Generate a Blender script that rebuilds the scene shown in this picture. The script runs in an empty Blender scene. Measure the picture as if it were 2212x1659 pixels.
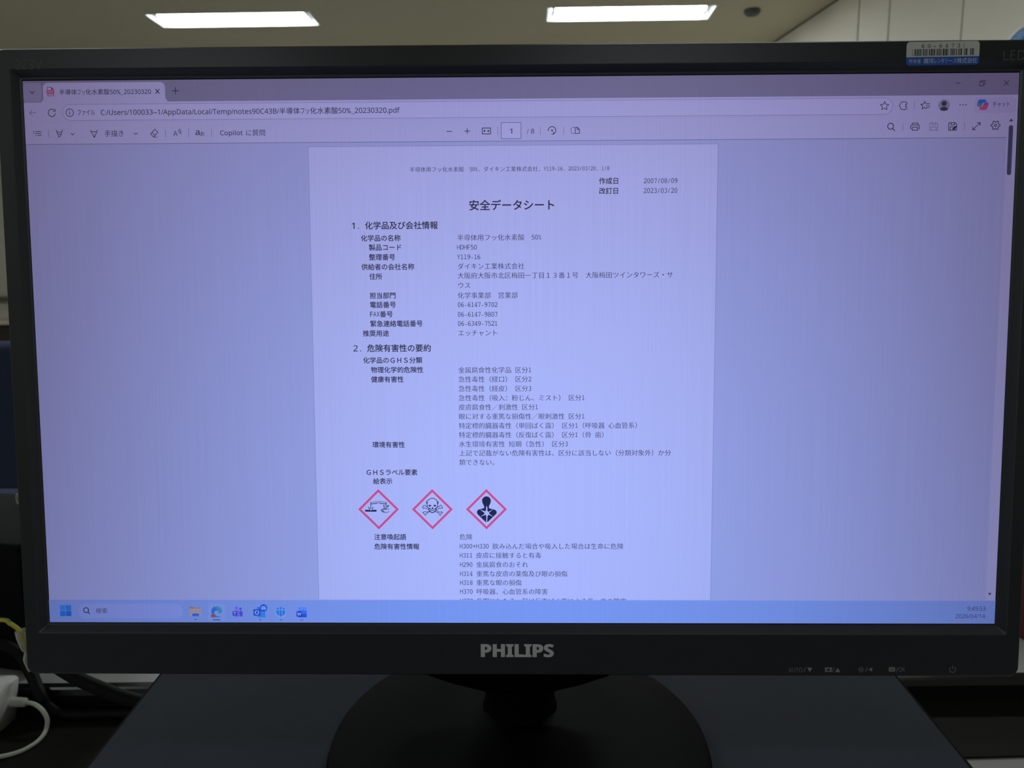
import bpy, bmesh, math, random
from mathutils import Vector, Matrix
random.seed(7)
PI = math.pi
SC = bpy.context.scene
COL = SC.collection

# ------------------------------------------------------------------ camera, exposure, lights
CZ = 1.01                                   # height of the screen's centre above the floor
cam_d = bpy.data.cameras.new('camera')
cam = bpy.data.objects.new('camera', cam_d)
COL.objects.link(cam)
cam_d.sensor_width = 36.0
cam_d.lens = 1535 / 2212 * 36.0
cam_d.clip_start = 0.02
cam_d.clip_end = 60
rgt, upv, fwd = Vector((0.9999, 0.0125, -0.0046)), Vector((0.0028, 0.1441, 0.9896)), Vector((-0.0130, 0.9895, -0.1440))
rgt.normalize(); fwd = (fwd - rgt * fwd.dot(rgt)).normalized(); upv = rgt.cross(fwd).normalized()
mw = Matrix((rgt, upv, -fwd)).transposed().to_4x4()
mw.translation = Vector((0.0019, -0.3476, CZ + 0.0373))
cam.matrix_world = mw
cam_d.dof.use_dof = True
cam_d.dof.focus_distance = 0.352
cam_d.dof.aperture_fstop = 18.0
SC.camera = cam

SC.view_settings.view_transform = 'Standard'
SC.view_settings.look = 'None'
SC.view_settings.gamma = 1.0
SC.view_settings.use_curve_mapping = False
SC.view_settings.exposure = 0.0

wd = bpy.data.worlds.new('world')
wd.use_nodes = True
wd.node_tree.nodes['Background'].inputs[0].default_value = (0.9, 0.95, 1.0, 1)
wd.node_tree.nodes['Background'].inputs[1].default_value = 0.02
SC.world = wd

CEIL = CZ + 1.9
LAMP_L = 13.5                                # radiance of a fluorescent fitting
LAMP_W, LAMP_D = 1.16, 0.26
for ly, lk in ((2.0, 1.35), (-1.1, 0.30), (-4.2, 1.0)):      # the rows of fittings out of frame: ahead of, over (dimmed) and behind the viewer
    for lx in (-4.87, -2.05, 0.772):
        a = bpy.data.lights.new('ceiling_row_light', 'AREA')
        a.shape = 'RECTANGLE'; a.size = LAMP_W; a.size_y = LAMP_D
        a.energy = LAMP_L * lk * PI * LAMP_W * LAMP_D
        a.color = (0.88, 0.96, 1.0)
        o = bpy.data.objects.new('ceiling_row_light', a); COL.objects.link(o)
        o.location = (lx, ly, CEIL - 0.02)

# ------------------------------------------------------------------ helpers
def srgb(r, g, b):
    f = lambda c: (c / 255 / 12.92) if c / 255 <= 0.04045 else ((c / 255 + 0.055) / 1.055) ** 2.4
    return (f(r), f(g), f(b))

def mat(name, color, rough=0.5, metal=0.0, spec=0.5, noise=0.0, nscale=60.0, stretch=None, bump=0.0, emit=None, estr=0.0, trans=0.0, coat=0.0):
    m = bpy.data.materials.new(name); m.use_nodes = True
    nt = m.node_tree; b = nt.nodes['Principled BSDF']
    b.inputs['Base Color'].default_value = (*color, 1)
    b.inputs['Roughness'].default_value = rough
    b.inputs['Metallic'].default_value = metal
    b.inputs['Specular IOR Level'].default_value = spec
    b.inputs['Transmission Weight'].default_value = trans
    b.inputs['Coat Weight'].default_value = coat
    if emit:
        b.inputs['Emission Color'].default_value = (*emit, 1)
        b.inputs['Emission Strength'].default_value = estr
    if noise or bump:
        tc = nt.nodes.new('ShaderNodeTexCoord'); mp = nt.nodes.new('ShaderNodeMapping')
        nz = nt.nodes.new('ShaderNodeTexNoise')
        nt.links.new(tc.outputs['Object'], mp.inputs['Vector'])
        if stretch: mp.inputs['Scale'].default_value = stretch
        nt.links.new(mp.outputs['Vector'], nz.inputs['Vector'])
        nz.inputs['Scale'].default_value = nscale
        nz.inputs['Detail'].default_value = 4
        if noise:
            mx = nt.nodes.new('ShaderNodeMix'); mx.data_type = 'RGBA'
            mx.inputs['A'].default_value = (*[c * (1 - noise) for c in color], 1)
            mx.inputs['B'].default_value = (*[min(1, c * (1 + noise)) for c in color], 1)
            nt.links.new(nz.outputs['Fac'], mx.inputs['Factor'])
            nt.links.new(mx.outputs['Result'], b.inputs['Base Color'])
        if bump:
            bp = nt.nodes.new('ShaderNodeBump'); bp.inputs['Strength'].default_value = bump
            bp.inputs['Distance'].default_value = 0.001
            nt.links.new(nz.outputs['Fac'], bp.inputs['Height'])
            nt.links.new(bp.outputs['Normal'], b.inputs['Normal'])
    return m

class MB:
    """collects faces (with materials) for one mesh object"""
    def __init__(s): s.v = []; s.f = []; s.m = []; s.mats = []; s.smooth = []
    def mi(s, m):
        if m not in s.mats: s.mats.append(m)
        return s.mats.index(m)
    def add(s, verts, faces, m, smooth=False):
        k = len(s.v); i = s.mi(m)
        s.v += [tuple(p) for p in verts]
        for f in faces:
            s.f.append([a + k for a in f]); s.m.append(i); s.smooth.append(smooth)
    def box(s, lo, hi, m, rot=0.0, about=None, bevel=0.0, seg=2):
        bm = bmesh.new()
        bmesh.ops.create_cube(bm, size=1)
        sx, sy, sz = [hi[i] - lo[i] for i in range(3)]; c = [(hi[i] + lo[i]) / 2 for i in range(3)]
        for v in bm.verts: v.co = Vector((v.co.x * sx, v.co.y * sy, v.co.z * sz))
        if bevel: bmesh.ops.bevel(bm, geom=bm.edges[:], offset=bevel, segments=seg, profile=0.5, affect='EDGES')
        bm.verts.index_update()
        R = Matrix.Rotation(rot, 3, 'Z'); ab = Vector(about) if about else Vector(c)
        vs = [R @ (v.co + Vector(c) - ab) + ab for v in bm.verts]
        s.add(vs, [[v.index for v in f.verts] for f in bm.faces], m, bevel > 0)
        bm.free()
    def tube(s, pts, r, m, n=12, caps=True, sub=6, m2=None, twist=0.0):
        P = [Vector(p) for p in pts]
        rr = r if isinstance(r, (list, tuple)) else [r] * len(P)
        if sub > 1 and len(P) > 2:
            Q = []; rq = []
            for i in range(len(P) - 1):
                p0 = P[max(i - 1, 0)]; p1 = P[i]; p2 = P[i + 1]; p3 = P[min(i + 2, len(P) - 1)]
                for k in range(sub):
                    t = k / sub
                    Q.append(0.5 * ((2 * p1) + (p2 - p0) * t + (2 * p0 - 5 * p1 + 4 * p2 - p3) * t * t + (3 * p1 - p0 - 3 * p2 + p3) * t ** 3))
                    rq.append(rr[i] * (1 - t) + rr[i + 1] * t)
            Q.append(P[-1]); rq.append(rr[-1]); P = Q; rr = rq
        vs = []; prev = None
        for i, p in enumerate(P):
            d = (P[min(i + 1, len(P) - 1)] - P[max(i - 1, 0)]).normalized()
            if prev is None:
                a = d.cross(Vector((0, 0, 1)))
                if a.length < 1e-3: a = d.cross(Vector((1, 0, 0)))
            else: a = prev - d * prev.dot(d)
            a.normalize(); prev = a; b = d.cross(a)
            for k in range(n):
                t = 2 * PI * k / n
                vs.append(p + (a * math.cos(t) + b * math.sin(t)) * rr[i])
        fs = []
        for i in range(len(P) - 1):
            for k in range(n):
                fs.append([i * n + k, i * n + (k + 1) % n, (i + 1) * n + (k + 1) % n, (i + 1) * n + k])
        nb = len(fs)
        if caps: fs += [list(range(n))[::-1], [(len(P) - 1) * n + k for k in range(n)]]
        f0 = len(s.f); s.add(vs, fs, m, True)
        if m2:
            j = s.mi(m2)
            for q_ in range(nb):
                i, k = divmod(q_, n)
                if math.sin(2 * PI * k / n + twist * i) > 0: s.m[f0 + q_] = j
    def lathe(s, prof, m, c=(0, 0, 0), n=48, sx=1.0, sy=1.0, smooth=True):
        vs = []
        for r, z in prof:
            for k in range(n):
                t = 2 * PI * k / n
                vs.append((c[0] + r * sx * math.cos(t), c[1] + r * sy * math.sin(t), c[2] + z))
        fs = []
        for i in range(len(prof) - 1):
            for k in range(n): fs.append([i * n + k, i * n + (k + 1) % n, (i + 1) * n + (k + 1) % n, (i + 1) * n + k])
        fs += [list(range(n))[::-1], [(len(prof) - 1) * n + k for k in range(n)]]
        s.add(vs, fs, m, smooth)
    def rings(s, rings, m, cap0=False, cap1=False, smooth=False):
        n = len(rings[0]); vs = [p for r in rings for p in r]; fs = []
        for i in range(len(rings) - 1):
            for k in range(n): fs.append([i * n + k, i * n + (k + 1) % n, (i + 1) * n + (k + 1) % n, (i + 1) * n + k])
        if cap0: fs.append(list(range(n))[::-1])
        if cap1: fs.append([(len(rings) - 1) * n + k for k in range(n)])
        s.add(vs, fs, m, smooth)
    def build(s, name, parent=None, loc=None, normals=True):
        me = bpy.data.meshes.new(name)
        me.from_pydata(s.v, [], s.f)
        for m in s.mats: me.materials.append(m)
        for p, i, sm in zip(me.polygons, s.m, s.smooth): p.material_index = i; p.use_smooth = sm
        if normals:
            bm = bmesh.new(); bm.from_mesh(me)
            bmesh.ops.recalc_face_normals(bm, faces=bm.faces)
            bm.to_mesh(me); bm.free()
        me.update()
        if any(s.smooth):
            try: me.set_sharp_from_angle(angle=math.radians(40))
            except Exception: pass
        o = bpy.data.objects.new(name, me); COL.objects.link(o)
        if parent: o.parent = parent
        if loc: o.location = loc
        return o

def tag(o, label, cat, group=None, kind=None):
    o['label'] = label; o['category'] = cat
    if group: o['group'] = group
    if kind: o['kind'] = kind
    return o
def thing(name, label, cat, loc=(0, 0, 0), group=None):
    o = bpy.data.objects.new(name, None); COL.objects.link(o); o.location = loc
    o.empty_display_size = 0.05
    return tag(o, label, cat, group)
def copy_tree(o, parent=None):
    c = o.copy(); COL.objects.link(c)
    if parent: c.parent = parent
    for ch in list(o.children): copy_tree(ch, c)
    return c

# ------------------------------------------------------------------ setting: the room
cream = mat('ceiling_paint', (0.63, 0.575, 0.425), 0.9, noise=0.03, nscale=8)
wallm = mat('wall_paint', (0.68, 0.65, 0.56), 0.8, noise=0.02, nscale=5)
panelm = mat('wall_panel', (0.85, 0.80, 0.68), 0.6, noise=0.02, nscale=3)
seamm = mat('panel_seam', (0.16, 0.17, 0.16), 0.7)
floorm = mat('floor_carpet', (0.25, 0.25, 0.25), 0.95, noise=0.3, nscale=90)
trimm = mat('dark_trim', (0.12, 0.11, 0.09), 0.7)

WR0 = Vector((2.1321, 4.7956)); WRD = Vector((-0.1148, 0.7980)).normalized()     # the right wall runs slightly askew
def wr(y): t = (y - WR0.y) / WRD.y; return WR0.x + WRD.x * t
XL, YB, YF = -5.7, 6.6, -5.6

b = MB(); b.add([(XL, YF, 0), (wr(YF), YF, 0), (wr(YB), YB, 0), (XL, YB, 0)], [[0, 1, 2, 3]], floorm)
tag(b.build('floor'), 'dark grey office floor', 'floor', kind='structure')

LAMPS = [(-2.05, 5.05), (0.772, 5.0)]
LROT = math.radians(-0.8)
def lamp_corner(c, sx, sy):
    x, y = sx * LAMP_W / 2, sy * LAMP_D / 2
    return (c[0] + x * math.cos(LROT) - y * math.sin(LROT), c[1] + x * math.sin(LROT) + y * math.cos(LROT), CEIL)
bm = bmesh.new()
def loop(pts):
    vs = [bm.verts.new(p) for p in pts]
    for i in range(len(vs)): bm.edges.new((vs[i], vs[(i + 1) % len(vs)]))
loop([(XL, YF, CEIL), (wr(YF), YF, CEIL), (wr(YB), YB, CEIL), (XL, YB, CEIL)])
for c in LAMPS: loop([lamp_corner(c, *s) for s in ((-1, -1), (1, -1), (1, 1), (-1, 1))])
bmesh.ops.triangle_fill(bm, use_beauty=True, use_dissolve=False, edges=bm.edges[:])
me = bpy.data.meshes.new('ceiling'); bm.to_mesh(me); bm.free(); me.materials.append(cream)
o = bpy.data.objects.new('ceiling', me); COL.objects.link(o)
tag(o, 'plain cream ceiling with two recessed fluorescent lamps', 'ceiling', kind='structure')

def wallquad(name, a, c, m, label):
    w = MB(); w.add([(a[0], a[1], 0), (c[0], c[1], 0), (c[0], c[1], CEIL), (a[0], a[1], CEIL)], [[0, 1, 2, 3]], m)
    return tag(w.build(name), label, 'wall', kind='structure')
wallquad('wall_back', (XL, YB), (wr(YB), YB), wallm, 'cream far wall of the office')
wallquad('wall_left', (XL, YF), (XL, YB), wallm, 'cream wall on the far left of the office')
wallquad('wall_front', (XL, YF), (wr(YF), YF), wallm, 'cream wall behind the viewer')
# right wall: panels with dark joints between them
w = MB()
nrm = Vector((WRD.y, -WRD.x))
def wp(t, off, z): p = WR0 + WRD * t + nrm * off; return (p.x, p.y, z)
tA, tB = (YF - WR0.y) / WRD.y, (YB - WR0.y) / WRD.y
w.add([wp(tA, 0.012, 0), wp(tB, 0.012, 0), wp(tB, 0.012, CEIL), wp(tA, 0.012, CEIL)], [[0, 1, 2, 3]], seamm)
tj = [(y - WR0.y) / WRD.y for y in (4.526, 4.2166, 3.615, 3.0, 2.4, 1.8, 1.2, 0.6, 0.0, -0.6, -1.2, -1.8, -2.4, -3.0, -3.6, -4.2, -4.8)]
edges = [tB] + tj + [tA]
for i in range(len(edges) - 1):
    a_, c_ = edges[i] - (0.007 if i else 0), edges[i + 1] + (0.007 if i < len(edges) - 2 else 0)
    P = [wp(a_, 0, 0), wp(c_, 0, 0), wp(c_, 0, CEIL - 0.012), wp(a_, 0, CEIL - 0.012)]
    Q = [wp(a_, 0.012, 0), wp(c_, 0.012, 0), wp(c_, 0.012, CEIL - 0.012), wp(a_, 0.012, CEIL - 0.012)]
    w.add(P + Q, [[0, 1, 2, 3], [0, 3, 7, 4], [1, 5, 6, 2], [3, 2, 6, 7]], panelm)
tag(w.build('wall_right'), 'cream panelled wall on the right with dark vertical joints', 'wall', kind='structure')

# ------------------------------------------------------------------ things on the ceiling and far away
lampw = mat('lamp_tray_enamel', (0.75, 0.76, 0.75), 0.35, spec=0.5)
lampe = mat('lamp_diffuser', (0.9, 0.9, 0.9), 0.4, emit=(0.90, 0.97, 1.0), estr=LAMP_L * 1.5)
lampc = mat('lamp_end_cap', (0.55, 0.55, 0.52), 0.3, metal=0.6)
def make_lamp(c, label):
    t = thing('ceiling_lamp', label, 'ceiling lamp', (c[0], c[1], CEIL), 'recessed fluorescent ceiling lamps')
    t.rotation_euler = (0, 0, LROT)
    X, Y = LAMP_W / 2, LAMP_D / 2
    q = MB()
    r = lambda x, y, z: [(-x, -y, z), (x, -y, z), (x, y, z), (-x, y, z)]
    q.rings([r(X + 0.008, Y + 0.008, -0.001), r(X + 0.008, Y + 0.008, -0.004), r(X - 0.004, Y - 0.004, -0.004), r(X - 0.012, Y - 0.012, 0.03), r(X - 0.06, Y - 0.05, 0.085)], lampw, cap1=True)
    q.build('reflector_tray', t)
    for s in (-1, 1):
        e = MB(); e.box((s * (X - 0.047) - 0.012, -0.095, 0.01), (s * (X - 0.047) + 0.012, 0.095, 0.05), lampc, bevel=0.004); e.build('end_cap', t)
    for s in (-1, 1):
        e = MB()
        e.tube([(-X + 0.06, s * 0.055, 0.018), (X - 0.06, s * 0.055, 0.018)], 0.026, lampe, n=16, sub=1)
        e.build('fluorescent_tube', t)
    e = MB(); e.box((-X + 0.065, -0.1, 0.03), (X - 0.065, 0.1, 0.036), lampe); e.build('light_panel', t)
    return t
make_lamp(LAMPS[0], 'lit fluorescent ceiling lamp above the 223V end of the monitor, left of the pair')
make_lamp(LAMPS[1], 'lit fluorescent ceiling lamp nearer the small grey ceiling detector, right of the pair')

q = MB(); q.lathe([(0.056, 0), (0.056, -0.012), (0.044, -0.03), (0.02, -0.036)], mat('detector_grey', (0.10, 0.10, 0.10), 0.6), n=32)
o = q.build('ceiling_detector', loc=(1.6237, 4.965, CEIL)); tag(o, 'small dark grey round detector on the ceiling beside the right lamp', 'detector')

# round clock on the panelled wall
clk = thing('wall_clock', 'round blue-ringed white clock-like disc on the panelled wall, just above the monitor corner', 'clock')
cw = Vector((2.3673, 3.1618, CZ + 1.0322)); nin = Vector((-WRD.y, WRD.x, 0)); tx = Vector((WRD.x, WRD.y, 0)); tz = Vector((0, 0, 1))
clk.matrix_world = Matrix((tx, tz, nin)).transposed().to_4x4() if tx.cross(tz).dot(nin) > 0 else Matrix((-tx, tz, nin)).transposed().to_4x4()
clk.location = cw
whitep = mat('white_plastic', (0.86, 0.86, 0.84), 0.35)
bluep = mat('blue_ring', srgb(60, 130, 190), 0.4, noise=0.2, nscale=40)
q = MB(); q.lathe([(0.172, 0.0), (0.176, 0.012), (0.170, 0.03), (0.158, 0.032), (0.155, 0.024), (0.02, 0.024)], whitep); q.build('clock_case', clk)
q = MB(); q.lathe([(0.154, 0.0245), (0.154, 0.0265), (0.116, 0.0265), (0.116, 0.0245)], bluep); q.build('blue_ring', clk)

# far side of the room, seen past the monitor's left edge
board = thing('whiteboard', 'pale whiteboard with a dark tray on the far wall, left of the monitor', 'whiteboard', (-4.4, YB, 0))
q = MB(); q.box((-1.0, -0.03, CZ - 0.095), (1.0, -0.002, CZ + 1.1), mat('whiteboard_face', (0.60, 0.59, 0.50), 0.3), bevel=0.004); q.build('board_face', board)
q = MB(); q.box((-1.02, -0.07, CZ - 0.135), (1.02, -0.002, CZ - 0.095), trimm, bevel=0.004); q.build('pen_tray', board)
wood = mat('beech_edge', (0.60, 0.52, 0.40), 0.6, noise=0.15, nscale=20)
dkp = mat('dark_panel', (0.035, 0.03, 0.028), 0.7)
fd = thing('far_desk', 'pale desk with a beige edge and dark front by the far wall', 'desk', (-4.4, 6.1, 0))
q = MB(); q.box((-0.9, -0.12, 0.675), (1.0, 0.36, 0.705), wood, bevel=0.003); q.build('desktop', fd)
q = MB(); q.box((-0.86, -0.06, 0.0), (0.96, -0.04, 0.675), dkp); q.build('front_panel', fd)
for x in (-0.86, 0.94):
    q = MB(); q.box((x, -0.04, 0.0), (x + 0.02, 0.34, 0.675), dkp); q.build('side_panel', fd)

navy = mat('navy_fabric', (0.022, 0.036, 0.085), 0.9, noise=0.25, nscale=300, bump=0.2)
blackp = mat('black_plastic', (0.012, 0.012, 0.013), 0.45)
ch = thing('office_chair', 'navy blue fabric office chair beyond the desk, left of the monitor', 'chair', (-1.47, 1.42, 0))
q = MB(); q.box((-0.24, -0.06, 0.53), (0.24, 0.0, 0.905), navy, bevel=0.028, seg=4); q.build('backrest', ch)
q = MB(); q.box((-0.25, 0.03, 0.42), (0.25, 0.50, 0.49), navy, bevel=0.03, seg=4); q.build('seat', ch)
q = MB(); q.tube([(0, -0.03, 0.60), (0, -0.05, 0.50), (0, 0.02, 0.41), (0, 0.2, 0.405)], 0.018, blackp); q.build('back_support', ch)
q = MB(); q.tube([(0, 0.26, 0.09), (0, 0.26, 0.415)], 0.026, blackp, sub=1); q.build('column', ch)
for k in range(5):
    a = 2 * PI * k / 5 + 0.3
    q = MB(); q.tube([(0, 0.26, 0.105), (0.28 * math.cos(a), 0.26 + 0.28 * math.sin(a), 0.075)], [0.024, 0.014], blackp, sub=1); lg = q.build('leg', ch)
    q = MB(); q.tube([(0.28 * math.cos(a) - 0.02, 0.26 + 0.28 * math.sin(a), 0.03), (0.28 * math.cos(a) + 0.02, 0.26 + 0.28 * math.sin(a), 0.03)], 0.03, blackp, sub=1); q.build('caster', lg)
greyb = mat('armrest_blue_grey', (0.13, 0.17, 0.27), 0.6)
for s in (-1, 1):
    q = MB(); q.tube([(s * 0.25, 0.28, 0.45), (s * 0.275, 0.26, 0.46), (s * 0.275, 0.22, 0.60)], 0.014, blackp); arm = q.build('armrest', ch)
    q = MB(); q.box((s * 0.275 - 0.03, 0.06, 0.60), (s * 0.275 + 0.03, 0.34, 0.63), greyb, bevel=0.012, seg=3); q.build('arm_pad', arm)

# ------------------------------------------------------------------ desk
DZ = CZ - 0.31                              # desktop height
DA = math.radians(1.41)                     # the desk stands slightly askew behind the monitor
deskm = mat('desk_laminate', (0.36, 0.345, 0.33), 0.42, noise=0.03, nscale=40)
metalg = mat('desk_leg_grey', (0.30, 0.30, 0.30), 0.5)
desk = thing('desk', 'light grey office desk carrying the monitor, cables and riser', 'desk')
desk.rotation_euler = (0, 0, DA)
q = MB(); q.box((-0.85, -0.35, DZ - 0.03), (0.95, 0.46, DZ), deskm, bevel=0.002); q.build('desktop', desk)
for x in (-0.8, 0.85):
    for y in (-0.3, 0.38):
        q = MB(); q.box((x, y, 0), (x + 0.05, y + 0.05, DZ - 0.03), metalg, bevel=0.004); q.build('leg', desk)
olive = mat('dark_mat_vinyl', (0.016, 0.016, 0.0125), 0.6, spec=0.08, noise=0.35, nscale=9, stretch=(1, 5, 1))
q = MB()
MT = 0.0018
p = [(-0.80, 0.0800), (0.62, 0.1438), (0.62, 0.2200), (-0.80, 0.1850)]
q.rings([[(x, y, DZ + 0.0002) for x, y in p], [(x, y, DZ + MT) for x, y in p]], olive, cap0=True, cap1=True)
tag(q.build('desk_mat'), 'dark olive mat lying on the grey desktop behind the riser', 'mat')

gloss = mat('edge_black_gloss', (0.012, 0.012, 0.012), 0.22, spec=0.6)
LZ = DZ + 0.0245                            # top of the raised ledge behind the monitor
ledge = thing('desk_ledge', 'raised pale grey ledge with a rounded black front edge, along the rear of the desk', 'desk ledge', (0, 0, DZ))
ledge.rotation_euler = (0, 0, DA)
q = MB()
prof = [(0.006, MT + 0.0002), (0.006, 0.0115), (0.0005, 0.0135), (-0.0005, 0.0185), (0.0004, 0.0232), (0.0018, 0.0245), (0.004, 0.0245), (0.012, 0.0240), (0.012, MT + 0.0002)]
rg = [[(x, 0.1868 + y, z) for y, z in prof] for x in (-0.80, 0.90)]
q.rings(rg, gloss, cap0=True, cap1=True); q.build('edge_band', ledge)
q = MB(); q.box((-0.80, 0.1950, MT + 0.0003), (0.90, 0.455, 0.0245), mat('ledge_laminate', (0.46, 0.46, 0.46), 0.3, noise=0.03, nscale=40)); q.build('ledge_top', ledge)

# riser carrying the monitor
RZ = CZ - 0.222
riserm = mat('riser_slate', (0.031, 0.037, 0.050), 0.65, spec=0.10, noise=0.12, nscale=160, bump=0.05)
rb = mat('riser_edge_black', (0.005, 0.005, 0.006), 0.7, spec=0.08)
rs = thing('monitor_riser', 'dark slate board on side panels under the round monitor base', 'monitor riser')
lx_ = lambda y: -0.2362 - 0.066 * y
rx_ = lambda y: 0.2450 + 0.066 * y
y0, y1 = -0.095, 0.165
q = MB()
def rrect(y0, y1, ins, z):
    return [(lx_(y0) + ins, y0 + ins, z), (rx_(y0) - ins, y0 + ins, z), (rx_(y1) - ins, y1 - ins, z), (lx_(y1) + ins, y1 - ins, z)]
q.rings([rrect(y0, y1, 0.0035, RZ), rrect(y0, y1, 0.001, RZ - 0.0011), rrect(y0, y1, 0, RZ - 0.003), rrect(y0, y1, 0, RZ - 0.012)], rb, cap1=True)
q.add(rrect(y0, y1, 0.0035, RZ), [[0, 1, 2, 3]], riserm)
q.build('top_board', rs)
for s in (0, 1):
    q = MB()
    xx = (lx_(y0) + 0.02) if s == 0 else (rx_(y0) - 0.032)
    q.box((xx, y0 + 0.01, DZ), (xx + 0.012, 0.075, RZ - 0.012), rb, bevel=0.0015); q.build('side_panel', rs)

# ------------------------------------------------------------------ things at the left of the desk
casem = mat('case_black', (0.004, 0.004, 0.0045), 0.7, spec=0.1)
cs = thing('black_case', 'black box-shaped case standing on the ledge behind the monitor edge and white adapter', 'case', (-0.403, 0.1935, LZ))
cs.rotation_euler = (0, 0, math.radians(-11))
q = MB(); q.box((-0.26, 0.0, 0.003), (0.0, 0.12, 0.114), casem, bevel=0.004, seg=3); q.build('case_body', cs)
for x in (-0.24, -0.02):
    for y in (0.02, 0.10):
        q = MB(); q.lathe([(0.008, 0.0), (0.008, 0.0035)], casem, c=(x, y, 0), n=16); q.build('rubber_foot', cs)

adw = mat('adapter_white', (0.90, 0.90, 0.87), 0.35, noise=0.02, nscale=50)
ad = thing('power_adapter', 'white block power adapter on the desk at the bottom left corner', 'power adapter', (-0.3962, 0.1745, DZ + MT))
q = MB()
H = 0.0372
def blk(k, z, t=0.0):
    out = []; r = 0.006
    for cx_, cy_, a0 in ((-r - k, -r - k, 0), (-0.098 + r + k, -r - k, 90), (-0.098 + r + k, -0.085 + r + k, 180), (-r - k, -0.085 + r + k, 270)):
        for i in range(7):
            a_ = math.radians(a0 + 15 * i); out.append((cx_ + r * math.cos(a_) - t, cy_ + r * math.sin(a_), z))
    return out
q.rings([blk(0.0015, 0.0, 0.006), blk(0.0, 0.0015, 0.0058), blk(0.0, H - 0.0022, 0.0003), blk(0.0008, H - 0.0006), blk(0.0025, H)], adw, cap0=True, cap1=True, smooth=True)
q.build('adapter_body', ad)
q = MB(); q.box((-0.056, -0.012, H), (-0.046, -0.006, H + 0.0002), mat('adapter_mark', (0.5, 0.5, 0.5), 0.5)); q.build('printed_mark', ad)

cabw = mat('cable_white', (0.60, 0.62, 0.52), 0.5)
uc = thing('charging_cable', 'white charging cable plugged into the white adapter and looping back', 'cable', (-0.41, 0.1713, DZ))

def rel(pts, o): return [(x - o[0], y - o[1], z - o[2]) for x, y, z in pts]
oo = (-0.41, 0.1713, DZ)
zc = DZ + MT + 0.0017
path = [(-0.3880, 0.1640, CZ - 0.2888), (-0.3796, 0.1620, CZ - 0.2892), (-0.3712, 0.1583, CZ - 0.2920), (-0.3672, 0.1568, CZ - 0.2990), (-0.3668, 0.1530, zc + 0.0006), (-0.3652, 0.1431, zc), (-0.3668, 0.1355, zc), (-0.3711, 0.1291, zc), (-0.3811, 0.1239, zc), (-0.397, 0.1205, zc), (-0.43, 0.119, zc)]
q = MB(); q.tube(rel(path, oo), 0.00165, cabw, n=14); q.build('cord', uc)
q = MB()
pts = [(-0.4065, 0.1640, CZ - 0.2882)] + [(-0.4065 + 0.0022 * k, 0.1640, CZ - 0.2882 - 0.00008 * k) for k in range(1, 10)]
q.tube(rel(pts, oo), [0.0042, 0.0042, 0.0040, 0.0037, 0.0039, 0.0036, 0.0038, 0.0035, 0.0036, 0.0026], cabw, n=16, sub=1); q.build('strain_relief', uc)

cabk = mat('cable_black', (0.005, 0.005, 0.006), 0.55, spec=0.15)
q = MB()
q.tube([(-0.475, 0.178, CZ - 0.225), (-0.435, 0.180, CZ - 0.240), (-0.407, 0.185, CZ - 0.257), (-0.3955, 0.183, CZ - 0.2755), (-0.382, 0.1715, CZ - 0.2855), (-0.375, 0.1700, CZ - 0.2965), (-0.360, 0.1705, DZ + MT + 0.0046), (-0.330, 0.1715, DZ + MT + 0.0046), (-0.28, 0.1725, DZ + MT + 0.0046), (-0.18, 0.1745, DZ + MT + 0.0046)], 0.0044, cabk, n=14)
tag(q.build('power_cable'), 'thick black cable dropping steeply beside the white adapter', 'cable', 'black cables behind the monitor')
q = MB()
q.tube([(-0.34, 0.120, CZ - 0.205), (-0.335, 0.120, CZ - 0.226), (-0.318, 0.120, CZ - 0.2405), (-0.299, 0.120, CZ - 0.250), (-0.278, 0.120, CZ - 0.2585), (-0.25, 0.122, CZ - 0.266), (-0.21, 0.125, CZ - 0.285), (-0.16, 0.13, DZ + MT + 0.005), (-0.08, 0.13, DZ + MT + 0.005)], 0.0048, cabk, n=14)
tag(q.build('power_cable'), 'black cable sagging under the monitor edge towards the slate riser', 'cable', 'black cables behind the monitor')

# green and yellow earth wires with clear sleeves
gyw = mat('earth_wire_green', (0.03, 0.26, 0.05), 0.4)
gyy = mat('earth_wire_yellow', (0.60, 0.50, 0.04), 0.4)
clearm = mat('clear_sleeve', (0.85, 0.86, 0.78), 0.18, trans=0.75)
brass = mat('brass_crimp', (0.55, 0.42, 0.15), 0.3, metal=1.0)
def sleeve(parent, pts, rr):
    q = MB(); q.tube(pts, rr, clearm, n=16); return q.build('clear_sleeve', parent)
ew = thing('earth_wire', 'green and yellow earth wire ending in a clear sleeve above the white adapter', 'wire', (-0.3925, 0.172, CZ - 0.2330))
q = MB(); q.tube([(-0.11, 0.01, -0.05), (-0.06, 0.005, 0.002), (-0.015, 0, 0.009), (-0.007, 0, 0.006), (0.0, 0, 0.0), (0.0015, 0, -0.006), (0.0025, 0, -0.012)], 0.0017, gyw, n=12, m2=gyy, twist=0.09); q.build('wire', ew)
sl = sleeve(ew, [(0.0008, 0, 0.0005), (0.0015, 0, -0.005), (0.0028, 0, -0.014), (0.0036, 0, -0.018), (0.0034, 0, -0.024), (0.005, 0, -0.034)], [0.0042, 0.0042, 0.0030, 0.0017, 0.0028, 0.0015])
q = MB(); q.tube([(0.0025, 0, -0.011), (0.0034, 0, -0.018)], 0.0010, brass, n=10, sub=1); q.build('crimp', sl)
ew2 = thing('earth_wire', 'short upright clear-sleeved wire tip with a brass glint on the black case', 'wire', (-0.4700, 0.292, LZ + 0.114))
q = MB(); q.tube([(0, 0.012, 0.0015), (0, 0.004, 0.003), (0, 0, 0.007)], 0.0015, gyw, n=12, m2=gyy, twist=0.09); q.build('wire', ew2)
sl = sleeve(ew2, [(0, 0, 0.004), (0.0, -0.001, 0.009), (0.0, -0.001, 0.013)], [0.0024, 0.0026, 0.0022])
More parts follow.
